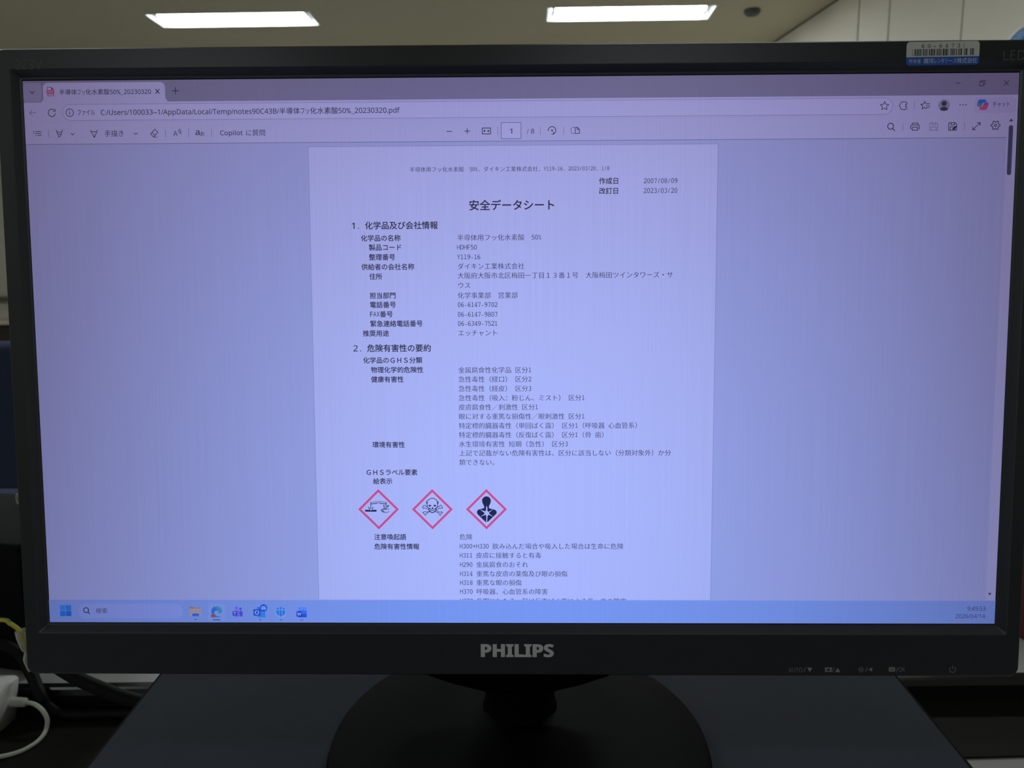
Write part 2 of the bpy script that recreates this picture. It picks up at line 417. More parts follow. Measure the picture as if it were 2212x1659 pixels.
q = MB(); q.tube([(0, 0, 0.0065), (0, -0.001, 0.0125)], 0.0012, brass, n=10, sub=1); q.build('crimp', sl)

redm = mat('binder_red', (0.10, 0.006, 0.007), 0.5)
bd = thing('binder', 'dark red binder standing on the pale ledge beyond the monitor, at the right edge', 'binder', (0.4860, 0.2700, LZ))
bd.rotation_euler = (0, 0, math.radians(8))
q = MB(); q.box((-0.034, -0.012, 0), (0.036, 0.008, 0.11), redm, bevel=0.002); q.build('spine', bd)
q = MB(); q.box((-0.034, 0.008, 0), (-0.031, 0.11, 0.11), redm, bevel=0.001); q.build('cover', bd)
q = MB(); q.box((0.033, 0.008, 0), (0.036, 0.11, 0.11), redm, bevel=0.001); q.build('cover', bd)
q = MB(); q.box((-0.030, 0.010, 0.003), (0.032, 0.105, 0.105), mat('binder_paper', (0.7, 0.7, 0.68), 0.8)); q.build('paper_stack', bd)

# ------------------------------------------------------------------ the monitor
TILT = math.radians(4.2)
S = 0.47664 / 1920
mon = thing('monitor', 'black widescreen monitor showing a Japanese safety data sheet, on a round stand', 'monitor', (0, 0, RZ))
M3 = Matrix.Rotation(-TILT, 4, 'X')           # leans back about its centre
def attach(o):
    o.parent = mon
    o.matrix_parent_inverse = Matrix.Identity(4)
    o.matrix_local = Matrix.Translation((0, 0, CZ - RZ)) @ M3
    return o
def L(px, py, y=0.0): return ((px - 960) * S, y, (540 - py) * S)

def brushed(name, color, rough):
    m = mat(name, color, rough, spec=0.5, noise=0.35, nscale=90, stretch=(1.5, 40, 40))
    return m
bezm = brushed('bezel_brushed_black', (0.0155, 0.0175, 0.023), 0.30)
lipm = mat('bezel_lip_black', (0.014, 0.014, 0.015), 0.42, spec=0.35)
lipg = mat('bezel_inner_lip', (0.032, 0.034, 0.040), 0.33, spec=0.6)
backm = mat('monitor_back_black', (0.014, 0.014, 0.014), 0.6)
def rr2(x0, y0, x1, y1, r, y, n=6):
    out = []
    for cx, cy, a0 in ((x1 - r, y1 - r, 0), (x0 + r, y1 - r, 90), (x0 + r, y0 + r, 180), (x1 - r, y0 + r, 270)):
        for k in range(n + 1):
            t = math.radians(a0 + 90 * k / n)
            out.append(L(cx + r * math.cos(t), cy + r * math.sin(t), y))
    return out
FY = -0.003
OX0, OY0, OX1, OY1 = -47, -58.5, 1967, 1186
q = MB()
q.rings([rr2(-3, -3, 1923, 1083, 1, 0.0006), rr2(-7, -7, 1927, 1087, 1, 0.0004), rr2(-16, -17, 1936, 1097, 5, FY + 0.0003), rr2(-18, -19, 1938, 1099, 6, FY)], lipg)
q.rings([rr2(-18, -19, 1938, 1099, 6, FY), rr2(OX0 + 4, OY0 + 4, OX1 - 4, OY1 - 4, 16, FY)], bezm)
q.rings([rr2(OX0 + 4, OY0 + 4, OX1 - 4, OY1 - 4, 16, FY), rr2(OX0 + 1, OY0 + 1, OX1 - 1, OY1 - 1, 18, FY + 0.0009), rr2(OX0, OY0, OX1, OY1, 20, FY + 0.0025), rr2(OX0, OY0, OX1, OY1, 20, 0.018)], lipm)
attach(q.build('bezel'))
q = MB()
q.rings([rr2(OX0, OY0, OX1, OY1, 20, 0.018), rr2(OX0 + 20, OY0 + 20, OX1 - 20, OY1 - 16, 30, 0.026), rr2(OX0 + 330, OY0 + 220, OX1 - 330, OY1 - 120, 60, 0.045)], backm, cap1=True, cap0=True)
attach(q.build('back_shell'))

# --- what the panel shows: flat emitting shapes in the panel's own 1920 x 1080 pixel grid
def lcd_group():
    """LCD cell: its light falls off and shifts hue with the angle it leaves the glass"""
    g = bpy.data.node_groups.new('lcd_cell', 'ShaderNodeTree')
    g.interface.new_socket('Color', in_out='INPUT', socket_type='NodeSocketColor')
    g.interface.new_socket('Shader', in_out='OUTPUT', socket_type='NodeSocketShader')
    N = g.nodes; K = g.links
    gi = N.new('NodeGroupInput'); go = N.new('NodeGroupOutput')
    geo = N.new('ShaderNodeNewGeometry')
    vt = N.new('ShaderNodeVectorTransform'); vt.vector_type = 'VECTOR'; vt.convert_from = 'WORLD'; vt.convert_to = 'OBJECT'
    K.new(geo.outputs['Incoming'], vt.inputs[0])
    sx = N.new('ShaderNodeSeparateXYZ'); K.new(vt.outputs[0], sx.inputs[0])
    def vm(op, a, b=None):
        n = N.new('ShaderNodeVectorMath'); n.operation = op
        for i, x in enumerate((a, b)):
            if x is None: continue
            if isinstance(x, tuple): n.inputs[i].default_value = x
            else: K.new(x, n.inputs[i])
        return n.outputs[0]
    def cmb(s):
        n = N.new('ShaderNodeCombineXYZ')
        for i in range(3): K.new(s, n.inputs[i])
        return n.outputs[0]
    a = cmb(sx.outputs[0]); bb = cmb(sx.outputs[2])
    a2 = vm('MULTIPLY', a, a); b2 = vm('MULTIPLY', bb, bb)
    vert = vm('ADD', vm('ADD', vm('MULTIPLY', bb, LK1), vm('MULTIPLY', b2, LK2)), (1, 1, 1))
    hor = vm('SUBTRACT', (1, 1, 1), vm('MULTIPLY', a2, LKH))
    f = vm('MULTIPLY', vm('MAXIMUM', vert, (0.40, 0.36, 0.37)), vm('MAXIMUM', hor, (0.36, 0.33, 0.34)))
    # slight unevenness along the pixel columns
    tc = N.new('ShaderNodeTexCoord'); mp = N.new('ShaderNodeMapping'); nz = N.new('ShaderNodeTexNoise')
    mp.inputs['Scale'].default_value = (1100, 1, 9)
    K.new(tc.outputs['Object'], mp.inputs[0]); K.new(mp.outputs[0], nz.inputs['Vector'])
    nz.inputs['Scale'].default_value = 1.0; nz.inputs['Detail'].default_value = 1
    mr = N.new('ShaderNodeMapRange'); mr.inputs[1].default_value = 0.25; mr.inputs[2].default_value = 0.75; mr.inputs[3].default_value = 0.975; mr.inputs[4].default_value = 1.025
    K.new(nz.outputs['Fac'], mr.inputs[0])
    f = vm('MULTIPLY', f, cmb(mr.outputs[0]))
    f = vm('MULTIPLY', f, LWHITE)
    f = vm('MULTIPLY', f, gi.outputs[0])
    bs = N.new('ShaderNodeBsdfPrincipled')
    bs.inputs['Base Color'].default_value = (0.012, 0.012, 0.014, 1); bs.inputs['Roughness'].default_value = 0.33; bs.inputs['Specular IOR Level'].default_value = 0.45
    K.new(f, bs.inputs['Emission Color']); bs.inputs['Emission Strength'].default_value = 1.0
    K.new(bs.outputs[0], go.inputs[0])
    return g
LWHITE = (0.375, 0.430, 0.90)
LK1 = (0.365, 0.660, 0.688)
LK2 = (-0.913, -1.304, -1.130)
LKH = (1.45, 1.74, 1.80)
LCD = lcd_group()
_lm = {}
def lcd(r, g=None, b=None):
    if g is None: g = b = r
    k = (round(r, 3), round(g, 3), round(b, 3))
    if k not in _lm:
        m = bpy.data.materials.new('lcd_pixels'); m.use_nodes = True
        nt = m.node_tree; nt.nodes.clear()
        gn = nt.nodes.new('ShaderNodeGroup'); gn.node_tree = LCD; gn.inputs[0].default_value = (*k, 1)
        out = nt.nodes.new('ShaderNodeOutputMaterial'); nt.links.new(gn.outputs[0], out.inputs[0])
        _lm[k] = m
    return _lm[k]

# glyph outlines from the built-in font, cached one by one
_gc = {}
def _textmesh(s):
    c = bpy.data.curves.new('glyph', 'FONT'); c.body = s; c.size = 1; c.resolution_u = 3; c.fill_mode = 'FRONT'
    o = bpy.data.objects.new('glyph', c); COL.objects.link(o)
    dg = bpy.context.evaluated_depsgraph_get(); dg.update()
    ev = o.evaluated_get(dg); m = ev.to_mesh()
    v = [(p.co.x, p.co.y) for p in m.vertices]; f = [list(p.vertices) for p in m.polygons]
    ev.to_mesh_clear(); bpy.data.objects.remove(o); bpy.data.curves.remove(c)
    return v, f
_barw = [None]
def styled(ch, style):
    o = {'sans': (0x1d5a0, 0x1d5ba, 0x1d7e2), 'bold': (0x1d5d4, 0x1d5ee, 0x1d7ec), 'type': (0x1d670, 0x1d68a, 0x1d7f6)}[style]
    if 'A' <= ch <= 'Z': return chr(o[0] + ord(ch) - 65)
    if 'a' <= ch <= 'z': return chr(o[1] + ord(ch) - 97)
    if '0' <= ch <= '9': return chr(o[2] + ord(ch) - 48)
    return ch
def wide(ch): return 0x2e80 < ord(ch) < 0x1d000 and not 0xff61 <= ord(ch) <= 0xff9f
def glyph(ch):
    if ch not in _gc:
        if ch in ' \u3000': _gc[ch] = ([], [], 0.26 if ch == ' ' else 1.0)
        else:
            v, f = _textmesh(ch)
            if wide(ch): adv = 1.0
            else:
                if _barw[0] is None: _barw[0] = max(p[0] for p in _textmesh('|')[0])
                adv = max(p[0] for p in _textmesh(ch + '|')[0]) - _barw[0]
            _gc[ch] = (v, f, adv)
    return _gc[ch]
_ofc = {}
def offset_glyph(ch, ex, ey):
    """glyph with its strokes made thinner (positive) or heavier (negative)"""
    k = (ch, ex, ey)
    if k in _ofc: return _ofc[k]
    v, f, adv = glyph(ch)
    if ex or ey:
        pos = {}; rep = []
        for p in v:
            key = (round(p[0], 5), round(p[1], 5)); rep.append(pos.setdefault(key, len(pos)))
        cnt = {}
        for fc in f:
            ids = [rep[i] for i in fc]
            for i in range(len(ids)):
                a, b_ = ids[i], ids[(i + 1) % len(ids)]
                if (b_, a) in cnt: del cnt[(b_, a)]
                else: cnt[(a, b_)] = 1
        pts = {i: p for p, i in pos.items()}
        sgn = 1 if sum((v[fc[0]][0] * (v[fc[1]][1] - v[fc[-1]][1])) + 0 for fc in f) is not None else 1
        nr = {}
        area = 0
        for fc in f:
            for i in range(len(fc)):
                x0_, y0_ = v[fc[i]]; x1_, y1_ = v[fc[(i + 1) % len(fc)]]; area += x0_ * y1_ - x1_ * y0_
        sgn = 1 if area > 0 else -1
        for (a, b_) in cnt:
            dx, dy = pts[b_][0] - pts[a][0], pts[b_][1] - pts[a][1]; l = math.hypot(dx, dy) or 1
            nx, ny = sgn * dy / l, -sgn * dx / l
            for i in (a, b_):
                q_ = nr.setdefault(i, [0, 0]); q_[0] += nx; q_[1] += ny
        nv = []
        for p, i in zip(v, rep):
            if i in nr:
                nx, ny = nr[i]; l = math.hypot(nx, ny)
                if l > 0.2: nx /= l; ny /= l
                m_ = 1 / max(0.6, l / 2) if l > 0.2 else 0
                nv.append((p[0] - ex * nx * min(m_, 1.5), p[1] - ey * ny * min(m_, 1.5)))
            else: nv.append(p)
        v = nv
    _ofc[k] = (v, f, adv)
    return _ofc[k]

DL = 0.00003
class CV(MB):
    """flat drawing on the panel in screen pixels; lay = stacking order"""
    def __init__(s, lay=1, y0=0.0): super().__init__(); s.lay = lay; s.y0 = y0
    def poly(s, pts, m, up=0):
        y = s.y0 - DL * (s.lay + up)
        s.add([L(a, b_, y) for a, b_ in pts], [list(range(len(pts)))], m)
    def rect(s, x0, y0, x1, y1, m, r=0, up=0):
        if r <= 0: return s.poly([(x0, y0), (x1, y0), (x1, y1), (x0, y1)], m, up)
        pts = []
        for cx, cy, a0 in ((x1 - r, y1 - r, 0), (x0 + r, y1 - r, 90), (x0 + r, y0 + r, 180), (x1 - r, y0 + r, 270)):
            for k in range(7):
                t = math.radians(a0 + 15 * k); pts.append((cx + r * math.cos(t), cy + r * math.sin(t)))
        s.poly(pts, m, up)
    def line(s, pts, w, m, closed=False, up=0, capx=0.0):
        P = [Vector(p) for p in pts]; n = len(P); Lf = []; Rt = []
        for i in range(n):
            if closed: d0 = (P[i] - P[i - 1]).normalized(); d1 = (P[(i + 1) % n] - P[i]).normalized()
            else:
                d0 = (P[i] - P[i - 1]).normalized() if i else (P[1] - P[0]).normalized()
                d1 = (P[i + 1] - P[i]).normalized() if i < n - 1 else d0
            n0 = Vector((-d0.y, d0.x)); n1 = Vector((-d1.y, d1.x)); mm = n0 + n1
            if mm.length < 1e-4: mm = n0
            mm.normalize(); k = w / 2 / max(0.45, mm.dot(n1))
            Lf.append(P[i] + mm * k); Rt.append(P[i] - mm * k)
        y = s.y0 - DL * (s.lay + up)
        vs = [L(p.x, p.y, y) for p in Lf + Rt]
        fs = [[i, (i + 1) % n, n + (i + 1) % n, n + i] for i in range(n if closed else n - 1)]
        s.add(vs, fs, m)
    def arc(s, cx, cy, rx, ry, a0, a1, w, m, n=24, up=0):
        full = abs(a1 - a0) >= 360
        k = n if full else n + 1
        s.line([(cx + rx * math.cos(math.radians(a0 + (a1 - a0) * i / n)), cy + ry * math.sin(math.radians(a0 + (a1 - a0) * i / n))) for i in range(k)], w, m, closed=full, up=up)
    def disc(s, cx, cy, rx, ry, m, n=28, up=0):
        s.poly([(cx + rx * math.cos(2 * PI * i / n), cy + ry * math.sin(2 * PI * i / n)) for i in range(n)], m, up)
    def put(s, ch, x, base, sx, sy, m, ex=0, ey=0, up=0):
        v, f, adv = offset_glyph(ch, ex, ey)
        y = s.y0 - DL * (s.lay + up)
        s.add([L(x + a * sx, base - b_ * sy, y) for a, b_ in v], f, m)
    def mono(s, t, x, yc, em, m, ex=0, ey=0, up=0):
        """East Asian fixed pitch: full-width characters one em, half-width half an em"""
        base = yc + 0.385 * em
        for ch in t:
            if ch == ' ': x += em / 2; continue
            if ch == '\u3000': x += em; continue
            if wide(ch): s.put(ch, x, base, em, em, m, ex, ey, up); x += em; continue
            g = styled(ch, 'type' if ch.isdigit() else 'sans'); v, f, adv = glyph(g)
            lo = min(p[0] for p in v); hi = max(p[0] for p in v); k = min(1.0, 0.43 / max(hi - lo, 0.01))
            ky = 1.14 if ch.isdigit() else 1.0
            s.put(g, x + em * (0.25 - (lo + hi) / 2 * k), base - 0.03 * em, em * k, em * ky, m, ex * 0.6, ey * 0.6, up); x += em / 2
        return x
    def prop(s, t, x0, x1, yc, em, m, ex=0, ey=0, up=0, mid=0.355, style='sans'):
        """proportional text fitted between x0 and x1; kana are set narrower than kanji"""
        seq = []; tot = 0; lo = None; hi = 0
        for ch in t:
            g = styled(ch, style); v, f, adv = glyph(g)
            nk = 0.70 if 0x30a0 <= ord(ch) <= 0x30ff and ch != 'ー' else 1.0
            if v:
                if lo is None: lo = tot + min(p[0] for p in v) * nk
                hi = tot + max(p[0] for p in v) * nk
            seq.append((g, tot, nk, bool(v))); tot += adv * nk
        sx = (x1 - x0) / (hi - lo); x = x0 - lo * sx; base = yc + mid * em
        for g, p, nk, ok in seq:
            if ok: s.put(g, x + p * sx, base, sx * nk, em, m, ex, ey, up)

INK = lcd(0.035, 0.030, 0.050); INK2 = lcd(0.045, 0.040, 0.07); GREY = lcd(0.16, 0.15, 0.19); PALE = lcd(0.42, 0.40, 0.44); HAIR = lcd(0.42, 0.42, 0.46)
WHITE = lcd(1.0); BAR = lcd(0.92, 0.90, 0.90); VIEW = lcd(0.77, 0.80, 0.86); STRIP = lcd(0.43, 0.40, 0.41); TASK = lcd(0.46, 0.66, 0.89)

# panel with the viewer's grey behind everything
q = CV(0); q.rect(0, 0, 1920, 1080, VIEW); screen = attach(q.build('screen', normals=False))
screen['label'] = 'glowing bluish display panel'
def put(cv, name, label=None):
    o = cv.build(name, screen, normals=False)
    if label: o['label'] = label
    return o

# title strip with the tab
c = CV(1); c.rect(0, 0, 1920, 41, STRIP); put(c, 'tab_strip')
c = CV(2); c.rect(0, 4, 36, 40, lcd(0.60, 0.58, 0.60), 6); c.line([(13.5, 19.5), (18, 24), (22.5, 19.5)], 1.4, INK2, up=1); put(c, 'tab_list_button')
c = CV(2)
pts = [(30, 41)] + [(39 - 9 + 9 * math.sin(t) , 41 - 9 * (1 - math.cos(t))) for t in [PI / 2 * k / 5 for k in range(6)]]
pts = [(30, 41.5), (35, 40.5), (38, 37), (39, 33), (39, 12), (41.5, 6.5), (47, 4), (270, 4), (275.5, 6.5), (278, 12), (278, 33), (279.5, 37), (282, 40.5), (287, 41.5)]
c.poly(pts, BAR)
c.prop('半導体フッ化水素酸50%_20230320', 71, 250.5, 21.8, 11.8, INK, up=1, mid=0.38, ex=-0.005, ey=-0.005)
c.line([(259.5, 17.5), (267, 26)], 1.7, INK, up=1); c.line([(267, 17.5), (259.5, 26)], 1.7, INK, up=1)
put(c, 'browser_tab')
c = CV(4); RED = lcd(1.05, 0.16, 0.25)
c.poly([(48.5, 12), (56, 12), (60, 16), (60, 29), (48.5, 29)], WHITE); c.line([(48.5, 12.5), (56, 12.5), (60, 16.5), (60, 28.5), (48.5, 28.5)], 1.1, GREY, closed=True, up=1)
c.poly([(55.5, 12), (60.2, 16.8), (55.5, 16.8)], GREY, up=2); c.rect(46.5, 17.2, 61.3, 26, RED, 1, up=2)
c.prop('PDF', 48.8, 59, 21.6, 7.2, lcd(1, 0.75, 0.8), up=3); put(c, 'file_icon')
c = CV(2); c.line([(291, 21), (305, 21)], 1.5, INK2); c.line([(298, 14), (298, 28)], 1.5, INK2); put(c, 'new_tab_button')
c = CV(2); c.line([(1800, 18.5), (1809, 18.5)], 1.1, INK2); put(c, 'minimise_button')
c = CV(2); c.line([(1845.5, 16.5), (1852.5, 16.5), (1852.5, 24), (1845.5, 24)], 1.1, INK2, closed=True); c.line([(1848, 16), (1848, 14.2), (1855.2, 14.2), (1855.2, 21.5), (1853, 21.5)], 1.1, INK2); put(c, 'restore_button')
c = CV(2); c.line([(1891.5, 14.5), (1901, 24)], 1.1, INK2); c.line([(1901, 14.5), (1891.5, 24)], 1.1, INK2); put(c, 'close_button')

# address row and tool row
c = CV(1); c.rect(0, 41, 1920, 121, BAR); c.rect(0, 79, 1920, 79.7, lcd(0.86, 0.83, 0.84), up=1); c.rect(2, 120.4, 1900, 121.6, lcd(0.40, 0.40, 0.44), up=1)
put(c, 'toolbar_panel')
c = CV(3); c.rect(75, 44.8, 1682, 76.4, lcd(0.52, 0.50, 0.54), 15.6); c.rect(75.9, 45.7, 1681.1, 75.5, lcd(0.98, 0.96, 0.96), 14.8, up=1)
c.arc(89.7, 61, 7.3, 7.3, 0, 360, 1.3, INK2, up=2); c.line([(89.7, 59.8), (89.7, 64.6)], 1.5, INK2, up=2); c.rect(88.9, 56.8, 90.5, 58.4, INK2, up=2)
c.prop('ファイル', 105.5, 139, 60.6, 12.4, INK2, up=2, mid=0.36, ex=-0.005, ey=-0.005)
c.prop('C:/Users/100033~1/AppData/Local/Temp/notes90C43B/半導体フッ化水素酸50%_20230320.pdf', 151, 734, 61, 13.6, INK2, up=2, ex=-0.005, ey=-0.005)
st = [(1666 + (8.2 if i % 2 == 0 else 4.1) * math.sin(PI * i / 5), 60.4 - (8.2 if i % 2 == 0 else 4.1) * math.cos(PI * i / 5)) for i in range(10)]
c.line(st, 1.2, INK2, closed=True, up=2)
put(c, 'address_field')
def icon(draw, name='toolbar_icon', lay=3):
    c = CV(lay); draw(c); put(c, name)
icon(lambda c: (c.line([(11, 60.5), (24, 60.5)], 1.2, PALE), c.line([(16, 55), (11, 60.5), (16, 66)], 1.2, PALE)), 'back_arrow')
icon(lambda c: (c.arc(54.5, 61, 7.0, 7.0, 8, 312, 1.4, INK2), c.line([(61.2, 53.6), (61.2, 58.0), (56.8, 58.0)], 1.3, INK2)), 'reload_arrow')
def ext(c):
    pts = []
    for i in range(64):
        a = 2 * PI * i / 64; r = 7.2 + 1.1 * max(0, math.cos(6 * a)) - (3.2 if abs(a) < 0.42 or abs(a - 2 * PI) < 0.42 else 0)
        pts.append((1702.5 + r * math.cos(a), 60 + r * math.sin(a)))
    c.line(pts, 1.2, INK2, closed=True)
icon(ext)
icon(lambda c: c.line([(1723, 52), (1723, 67)], 0.9, PALE), 'separator')
def favs(c):
    st = [(1742.5 + (7.6 if i % 2 == 0 else 3.8) * math.sin(PI * i / 5), 60 - (7.6 if i % 2 == 0 else 3.8) * math.cos(PI * i / 5)) for i in range(10)]
    st = [st[i] for i in (3, 4, 5, 6, 7, 8, 9, 0, 1, 2)][1:9]
    c.line(st, 1.3, INK2)
    for yy in (56.5, 60, 63.5): c.line([(1745.5, yy), (1752.5, yy)], 1.2, INK2)
icon(favs)
def ava(c):
    c.disc(1779.5, 59.5, 11, 11, lcd(0.55, 0.53, 0.53)); c.disc(1779.5, 56.5, 4.9, 4.9, lcd(0.09, 0.09, 0.10), up=1)
    c.poly([(1779.5 + 7.6 * math.cos(t), 68.2 - 5.6 * math.sin(t)) for t in [PI * k / 14 for k in range(15)]] + [(1775, 69.6), (1779.5, 70.4), (1784, 69.6)], lcd(0.09, 0.09, 0.10), up=1)
icon(ava, 'avatar_icon')
icon(lambda c: [c.disc(x, 59.2, 1.15, 1.15, INK2) for x in (1810, 1815.5, 1821)])
def copl(c):
    c.rect(1837, 45, 1917, 75, lcd(0.86, 0.83, 0.86), 8)
    c.poly([(1846, 49.5), (1857, 49.5), (1859.5, 52), (1860.5, 54.5), (1855, 55), (1852.5, 57.5), (1851, 62), (1848, 63.5), (1843.5, 62.5), (1842, 60), (1843.5, 53)], lcd(0.06, 0.30, 0.75), up=1)
    c.poly([(1842.6, 57), (1852.6, 57), (1851, 62), (1848, 63.5), (1843.5, 62.5), (1842, 60)], lcd(0.22, 0.48, 0.25), up=2)
    c.poly([(1855.5, 55.5), (1861, 54.8), (1864, 57), (1863.5, 61), (1861.5, 67), (1859, 69.3), (1849, 69.3), (1846.5, 66), (1847.5, 63.8), (1851.5, 63.2), (1853.5, 60.5)], lcd(1.1, 0.16, 0.30), up=1)
    c.poly([(1855.5, 55.5), (1861, 54.8), (1864, 57), (1863.6, 60), (1854, 60)], lcd(0.55, 0.14, 0.62), up=2)
    c.prop('チャット', 1872, 1904, 58.6, 11.8, INK2, up=1, mid=0.36)
icon(copl, 'chat_button')
# tool row
def lst(c):
    for yy, xx in ((96.5, 16), (100, 16), (103.7, 20)): c.rect(xx, yy - 0.8, xx + 1.8, yy + 0.8, INK2); c.line([(xx + 4, yy), (32, yy)], 1.2, INK2)
icon(lst)
for xs, ya, yb in ((46.5, 93, 108), (276, 94, 109), (321, 93, 109), (366, 94, 109), (923.5, 94, 109), (1006, 95, 109), (1051, 95, 109), (1702.5, 93, 107), (1820, 92, 106)):
    icon(lambda c: c.line([(xs, ya), (xs, yb)], 1.0, lcd(0.48, 0.46, 0.50)), 'separator')
def hl(c): c.line([(61.5, 93), (62.5, 97.5), (72.5, 97.5), (73.5, 93)], 1.2, INK2); c.line([(62.5, 97.5), (64, 101.5), (71, 101.5), (72.5, 97.5)], 1.2, INK2); c.line([(65, 101.5), (65.5, 107.5), (70, 104.5), (70.5, 101.5)], 1.2, INK2)
icon(hl)
for x in (93.6, 217.3): icon(lambda c: c.line([(x - 3.6, 100), (x, 103.3), (x + 3.6, 100)], 1.2, INK2), 'chevron')
def pen(c): c.line([(128.5, 94), (130.5, 97.5), (141, 97.5), (142.8, 94)], 1.3, INK2); c.line([(130.5, 97.5), (135.7, 108.5), (141, 97.5)], 1.3, INK2); c.poly([(134.5, 105.3), (137, 105.3), (135.7, 109)], INK2, up=1)
icon(pen)
icon(lambda c: c.mono('手描き', 155.6, 101, 13.2, INK2), 'toolbar_caption')
def era(c): c.line([(246.5, 102.5), (255, 93.8), (261, 99.5), (252.3, 108.2)], 1.3, INK2, closed=True); c.line([(249.5, 99.5), (255.3, 105.2)], 1.3, INK2); c.line([(252, 108.6), (259, 108.6)], 1.2, INK2)
icon(era)
def rd(c): c.prop('A', 291, 299.5, 102, 13.5, INK2); c.arc(298.5, 100, 4.5, 5, -60, 25, 1.2, INK2, n=8); c.arc(298.5, 100, 7.6, 8, -60, 25, 1.2, INK2, n=8)
icon(rd)
def aa(c): c.prop('a', 334.5, 342.5, 101.3, 15.5, INK2, mid=0.24, ex=-0.01, ey=-0.01); c.prop('あ', 343.2, 352.3, 102.8, 9.8, INK2, mid=0.37)
icon(aa)
def cop(c): c.prop('Copilot', 383, 427, 101.6, 12.6, INK2, ex=-0.005, ey=-0.005); c.mono('に質問', 432.3, 101.5, 13.2, INK2)
icon(cop, 'toolbar_caption')
icon(lambda c: c.line([(824, 102), (834.5, 102)], 1.3, INK2), 'zoom_out_icon')
icon(lambda c: (c.line([(859, 101.5), (869.5, 101.5)], 1.3, INK2), c.line([(864.2, 96.3), (864.2, 106.7)], 1.3, INK2)), 'zoom_in_icon')
def fit(c):
    c.line([(893.5, 96), (909.5, 96), (909.5, 107), (893.5, 107)], 1.4, INK2, closed=True); c.line([(896, 101.5), (900, 101.5)], 1.3, INK2); c.line([(903, 101.5), (907, 101.5)], 1.3, INK2)
    c.poly([(895.3, 101.5), (898.6, 98.9), (898.6, 104.1)], INK2, up=1); c.poly([(907.7, 101.5), (904.4, 98.9), (904.4, 104.1)], INK2, up=1)
icon(fit)
def pg(c): c.rect(929.5, 85.5, 969, 117, lcd(0.25, 0.24, 0.29), 2); c.rect(930.5, 86.5, 968, 116, lcd(0.98, 0.96, 0.97), 1.2, up=1); c.prop('1', 946.6, 951.6, 102.3, 13, INK, up=2)
icon(pg, 'page_number_box')
icon(lambda c: c.prop('/ 8', 980, 994, 102.6, 12.8, INK2), 'toolbar_caption')
def rot(c): c.arc(1028.5, 101.5, 7.3, 7.3, -190, 65, 1.4, INK2); c.line([(1027.5, 108.5), (1032, 108.2), (1031, 103.8)], 1.3, INK2); c.disc(1028.5, 101.5, 1.7, 1.7, INK2, up=1)
icon(rot)
def two(c):
    for a, b_ in (((1071, 96), (1068, 96)), ((1065.5, 97.5), (1065.5, 100)), ((1065.5, 102), (1065.5, 104)), ((1065.5, 106), (1068, 107.5)), ((1069.5, 107.5), (1071.5, 107.5))): c.line([a, b_], 1.3, INK2)
    c.line([(1073.5, 96), (1077.5, 96), (1081.5, 100), (1081.5, 107.5), (1073.5, 107.5)], 1.3, INK2, closed=True); c.line([(1077.3, 96), (1077.3, 100.2), (1081.5, 100.2)], 1.2, INK2)
icon(two)
icon(lambda c: (c.arc(1679, 98.3, 5.6, 5.6, 0, 360, 1.5, INK2), c.line([(1683, 102.4), (1687.3, 107)], 1.6, INK2)), 'search_icon')
def prn(c):
    c.line([(1719, 104), (1717.6, 103), (1717.6, 97.5), (1719.5, 96), (1732, 96), (1733.8, 97.5), (1733.8, 103), (1732.5, 104)], 1.3, INK2)
    c.line([(1720.5, 96), (1720.5, 92.6), (1731, 92.6), (1731, 96)], 1.2, INK2); c.line([(1720.7, 100.3), (1730.8, 100.3), (1730.8, 106), (1720.7, 106)], 1.3, INK2, closed=True)
icon(prn)
def sav(x, m, w):
    def d(c):
        c.line([(x, 92.5), (x + 12, 92.5), (x + 15, 95.5), (x + 15, 106.5), (x, 106.5)], w, m, closed=True)
        c.line([(x + 4, 92.5), (x + 4, 96.5), (x + 10.5, 96.5), (x + 10.5, 92.5)], w, m); c.line([(x + 3, 106.5), (x + 3, 100.5), (x + 12, 100.5), (x + 12, 106.5)], w, m)
    return d
icon(sav(1754, PALE, 1.1), 'greyed_save_icon')
def sava(c): sav(1790, INK2, 1.3)(c); c.line([(1797.5, 105.7), (1804, 99.2)], 3.2, INK, up=1)
icon(sava, 'save_as_icon')
def exp(c): c.line([(1836, 106), (1849.5, 92.8)], 1.3, INK2); c.line([(1843.5, 92.8), (1849.5, 92.8), (1849.5, 98.5)], 1.3, INK2); c.line([(1836, 100.5), (1836, 106), (1842, 106)], 1.3, INK2)
icon(exp)
def gear(c):
    c.line([(1879 + (7.3 + 1.5 * math.cos(6 * a + PI)) * math.sin(a), 98 - (7.3 + 1.5 * math.cos(6 * a + PI)) * math.cos(a)) for a in [2 * PI * i / 48 + PI / 6 for i in range(48)]], 1.4, INK2, closed=True)
    c.arc(1879, 98, 2.2, 2.2, 0, 360, 1.3, INK2)
icon(gear)
def sbar(c):
    c.rect(1901, 80, 1920, 1033, lcd(0.92, 0.90, 0.90)); c.poly([(1908.3, 85), (1912.4, 91), (1904.2, 91)], GREY, up=1); c.rect(1904.3, 98, 1912.6, 192, lcd(0.13, 0.13, 0.17), 4.1, up=1)
    c.poly([(1904.4, 1016.5), (1912, 1016.5), (1908.2, 1022)], GREY, up=1)
icon(sbar, 'scroll_bar', lay=3)

